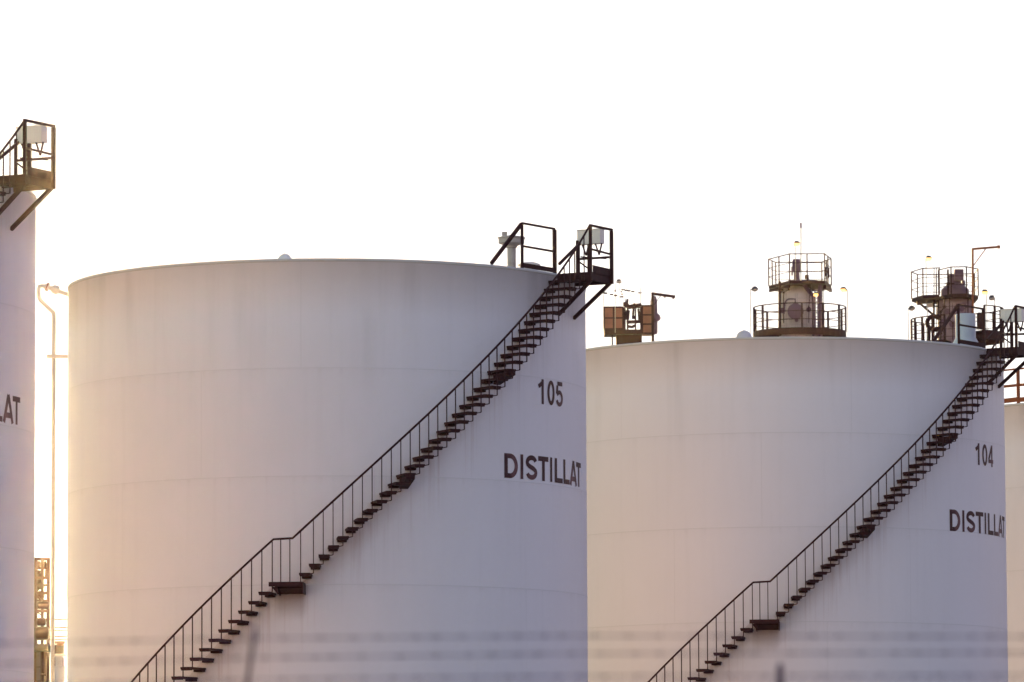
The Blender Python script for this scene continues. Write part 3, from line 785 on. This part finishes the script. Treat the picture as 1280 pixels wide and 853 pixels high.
YH = 150.0
base = at(73.6, 830, YH); base.z = 0
G2 = empty('small_tank', base)
tag(G2, 'small pale tank with a dark band round its top, low in the gap', 'small tank')
def LH(px, py, dy=0): return at(px, py, YH + dy) - Vector(G2.location)
z1, r2 = LH(73.6, 820.5).z, 7.6*YH/F
b = MB(); b.lathe([(r2, 0), (r2, LH(0, 835).z), (r2 + .03, LH(0, 834.6).z), (r2 + .03, LH(0, 833.2).z), (r2 - .06, LH(0, 832.8).z), (r2 - .06, z1)], (0, 0, 0), 32); obj('wall', b, M_BLUEW, G2, True)
b = MB(); b.lathe([(r2 + .04, z1 + .003), (r2 + .05, z1 + .05), (r2 - .02, z1 + .06)], (0, 0, 0), 32); obj('rim', b, M_WHITE, G2, True)
b = MB(); b.lathe([(r2 - .03, z1 + .062), (r2 - .03, LH(0, 807.5).z), (r2*.9, LH(0, 806.8).z), (0, LH(0, 806.4).z)], (0, 0, 0), 32); obj('top_band', b, M_DARK, G2, True)
b = MB(); h = LH(75.5, 807); b.lathe([(.10, 0), (.10, .05), (.15, .055), (.15, .12), (0, .13)], (h.x, -.1, h.z - .01), 16); obj('hatch', b, M_RUST, G2, True)
b = MB()
for px in (68.4, 79): b.bar(LH(px, 833, -.36), LH(px, 822, -.36), .03, .03)
obj('ladder', b, M_VESSEL, G2)

YW = 165.0
for (p0, p1, nm) in (((15, 773.4), (110, 774.6), 'topmost'), ((15, 783.4), (110, 784.8), 'second from the top'), ((15, 788.8), (110, 787.2), 'third from the top'),
                     ((15, 796.2), (110, 795.2), 'fourth from the top'), ((15, 800.2), (110, 798.8), 'lowest')):
    A, B = at(*p0, YW), at(*p1, YW); d = B - A
    b = MB(); pts = []
    for i in range(17):
        u = -4 + 9*i/16; p = A + d*u; p.z += .02*(u - .5)**2*1.0 - .005; pts.append(p)
    b.tube(pts, .021, 5); o = obj('overhead_cable', b, M_RUST)
    tag(o, f'thin overhead cable crossing the gap, {nm} of five', 'cable', 'overhead cables in the gap')

# ------------------------------------------------------------------ out-of-focus fence in front of the camera
YF = 22.0
FN = empty('barbed_wire_fence', (0, YF, 0))
tag(FN, 'blurred chain link fence topped with barbed wire, nearest thing in the picture', 'fence')
def LF(px, py, dy=0): return at(px, py, YF + dy) - Vector(FN.location)
def strand(pts, dy):
    ctl = [LF(*p, dy) for p in pts]; b = MB(); path = []
    x0, x1 = ctl[0].x, ctl[-1].x
    def zz(x):
        for a, c in zip(ctl, ctl[1:]):
            if x <= c.x: return a.z + (c.z - a.z)*(x - a.x)/(c.x - a.x)
        return ctl[-1].z
    n = 260
    for k in range(n+1):
        x = x0 + (x1 - x0)*k/n; path.append((x, dy, zz(x)))
    for ph in (0, PI):
        b.tube([(x, y + .0022*cos(x*60 + ph), z + .0022*sin(x*60 + ph)) for x, y, z in path], .0016, 5)
    x = x0 + .05
    while x < x1:
        z = zz(x)
        for a in (.6, 2.3):
            dx, dz = .016*cos(a), .016*sin(a); b.bar((x - dx, dy - .006, z - dz), (x + dx, dy + .006, z + dz), .0022, .0022)
        b.tube([(x - .006, dy, z), (x + .006, dy, z)], .0032, 6)
        x += .115 + random.uniform(-.045, .045)
    obj('barbed_wire', b, M_GALV, FN)
strand([(-1200, 825), (-420, 813), (-60, 806), (300, 798.5), (700, 795), (1340, 796), (1700, 797), (2500, 799)], -.10)
strand([(-1200, 851), (-420, 838), (-60, 831.5), (300, 823), (700, 817.5), (1340, 816), (1700, 815), (2500, 815)], -.05)
strand([(-1200, 882), (-420, 868), (-60, 858), (300, 850), (700, 845.5), (1340, 844), (1700, 843), (2500, 843)], 0)
def arm_post(px, py_t, px_b, py_b):
    A, B = LF(px, py_t, -.13), LF(px_b, py_b, .02)
    b = MB(); b.bar(A, B, .013, .022); b.tube([B, (B.x, B.y, 0)], .024, 10); obj('post', b, M_GALV, FN)
arm_post(319, 786, 308.5, 858); arm_post(-300, 804, -310, 866); arm_post(2190, 790, 2182, 858)
b = MB(); A = LF(975, 829, .03); b.tube([(A.x, A.y, 0), (A.x, A.y, A.z - .02), A], [.015, .015, .007], 10); obj('post', b, M_GALV, FN)
b = MB(); A = LF(1590, 829, .03); b.tube([(A.x, A.y, 0), (A.x, A.y, A.z - .02), A], [.02, .02, .008], 10); obj('post', b, M_GALV, FN)
b = MB(); zt = LF(1200, 851).z; pitch = .058; x = -6.0; i = 0; dn = 1.1
while x < 6.1:                                # chain link: every wire zigzags down from a twisted knuckle
    pts = [(x + .004, .03, zt - .02*(1 if x > 1 else (1 + (1 - x)*.7)) + .03)]
    z = zt - .02*(1 if x > 1 else (1 + (1 - x)*.7)); k = 0
    while z > zt - dn:
        pts.append((x + (pitch/2 if k % 2 else -pitch/2), .03 + .004*(k % 2), z)); z -= pitch/2; k += 1
    b.tube(pts, .0017, 4, cap=False); x += pitch
obj('chain_link_mesh', b, M_GALV, FN)

# ------------------------------------------------------------------ light, sky, air
SUN = Vector((-.0863, .9977, .0739)).normalized()
el = math.asin(SUN.z); az = math.atan2(SUN.x, SUN.y)
w = bpy.data.worlds.new('World'); scn.world = w; w.use_nodes = True
nt = w.node_tree; bg = nt.nodes['Background']
sky = nt.nodes.new('ShaderNodeTexSky'); sky.sky_type = 'NISHITA'; sky.sun_disc = False
sky.sun_elevation = el; sky.sun_rotation = az
sky.air_density, sky.dust_density, sky.ozone_density = 1.0, 1.0, 1.6
tn = nt.nodes.new('ShaderNodeMix'); tn.data_type = 'RGBA'; tn.blend_type = 'MULTIPLY'; tn.inputs[0].default_value = 1
tn.inputs[7].default_value = (1.02, .87, .935, 1)            # mauve cast of the dusk sky
cl = nt.nodes.new('ShaderNodeMix'); cl.data_type = 'RGBA'; cl.blend_type = 'DARKEN'; cl.inputs[0].default_value = 1
cl.inputs[7].default_value = (2.9, 2.8, 2.7, 1)              # cap on sky brightness, so thin rails against it stay dark
# tint added to grade the walls: sky warm and bright at -x, violet opposite
tc = nt.nodes.new('ShaderNodeTexCoord'); sx = nt.nodes.new('ShaderNodeSeparateXYZ'); mr = nt.nodes.new('ShaderNodeMapRange')
nt.links.new(tc.outputs['Generated'], sx.inputs[0]); nt.links.new(sx.outputs[0], mr.inputs[0])
mr.interpolation_type = 'SMOOTHSTEP'; mr.inputs[1].default_value = .85; mr.inputs[2].default_value = -.85
sd = nt.nodes.new('ShaderNodeMix'); sd.data_type = 'RGBA'; nt.links.new(mr.outputs[0], sd.inputs[0])
sd.inputs[6].default_value = (1.02, .915, 1.10, 1); sd.inputs[7].default_value = (1.58, 1.60, 1.12, 1)
m2 = nt.nodes.new('ShaderNodeMix'); m2.data_type = 'RGBA'; m2.blend_type = 'MULTIPLY'; m2.inputs[0].default_value = 1
nt.links.new(tn.outputs[2], m2.inputs[6]); nt.links.new(sd.outputs[2], m2.inputs[7])
nt.links.new(sky.outputs[0], tn.inputs[6]); nt.links.new(m2.outputs[2], cl.inputs[6]); nt.links.new(cl.outputs[2], bg.inputs[0]); bg.inputs[1].default_value = .15
sl = bpy.data.lights.new('sun', 'SUN'); sl.energy = 2.2; sl.angle = math.radians(.5); sl.color = (1, .64, .26)
so = bpy.data.objects.new('sun', sl); col.objects.link(so); so.rotation_euler = SUN.to_track_quat('Z', 'Y').to_euler(); so.location = (0, 0, 60)

HAZE = True
if HAZE:
    hm = bpy.data.materials.new('haze_air'); hm.use_nodes = True
    hn = hm.node_tree; hn.nodes.clear()
    out = hn.nodes.new('ShaderNodeOutputMaterial'); pv = hn.nodes.new('ShaderNodeVolumePrincipled')
    pv.inputs['Color'].default_value = (1, .95, .92, 1); pv.inputs['Density'].default_value = .000034; pv.inputs['Anisotropy'].default_value = .92
    hn.links.new(pv.outputs[0], out.inputs['Volume'])
    b = MB(); b.box((0, 0, 19.5), (1000, 1000, 41)); 
    tag(obj('haze', b, hm), None, None, None, 'stuff')

# ------------------------------------------------------------------ camera
cd = bpy.data.cameras.new('camera'); cam = bpy.data.objects.new('camera', cd); col.objects.link(cam)
cam.location = (0, 0, EZ)
cam.rotation_euler = (Matrix.Rotation(PI/2 + PITCH, 3, 'X') @ Matrix.Rotation(ROLL, 3, 'Z')).to_euler()
cd.sensor_width = 36; cd.lens = F*36/1280; cd.clip_start = .1; cd.clip_end = 20000
cd.dof.use_dof = True; cd.dof.focus_distance = 128; cd.dof.aperture_fstop = 3.4
scn.camera = cam
scn.view_settings.view_transform = 'Standard'; scn.view_settings.look = 'None'
scn.view_settings.exposure = 1.74; scn.view_settings.gamma = 1
scn.cycles.use_denoising = True
scn.cycles.volume_bounces = 1
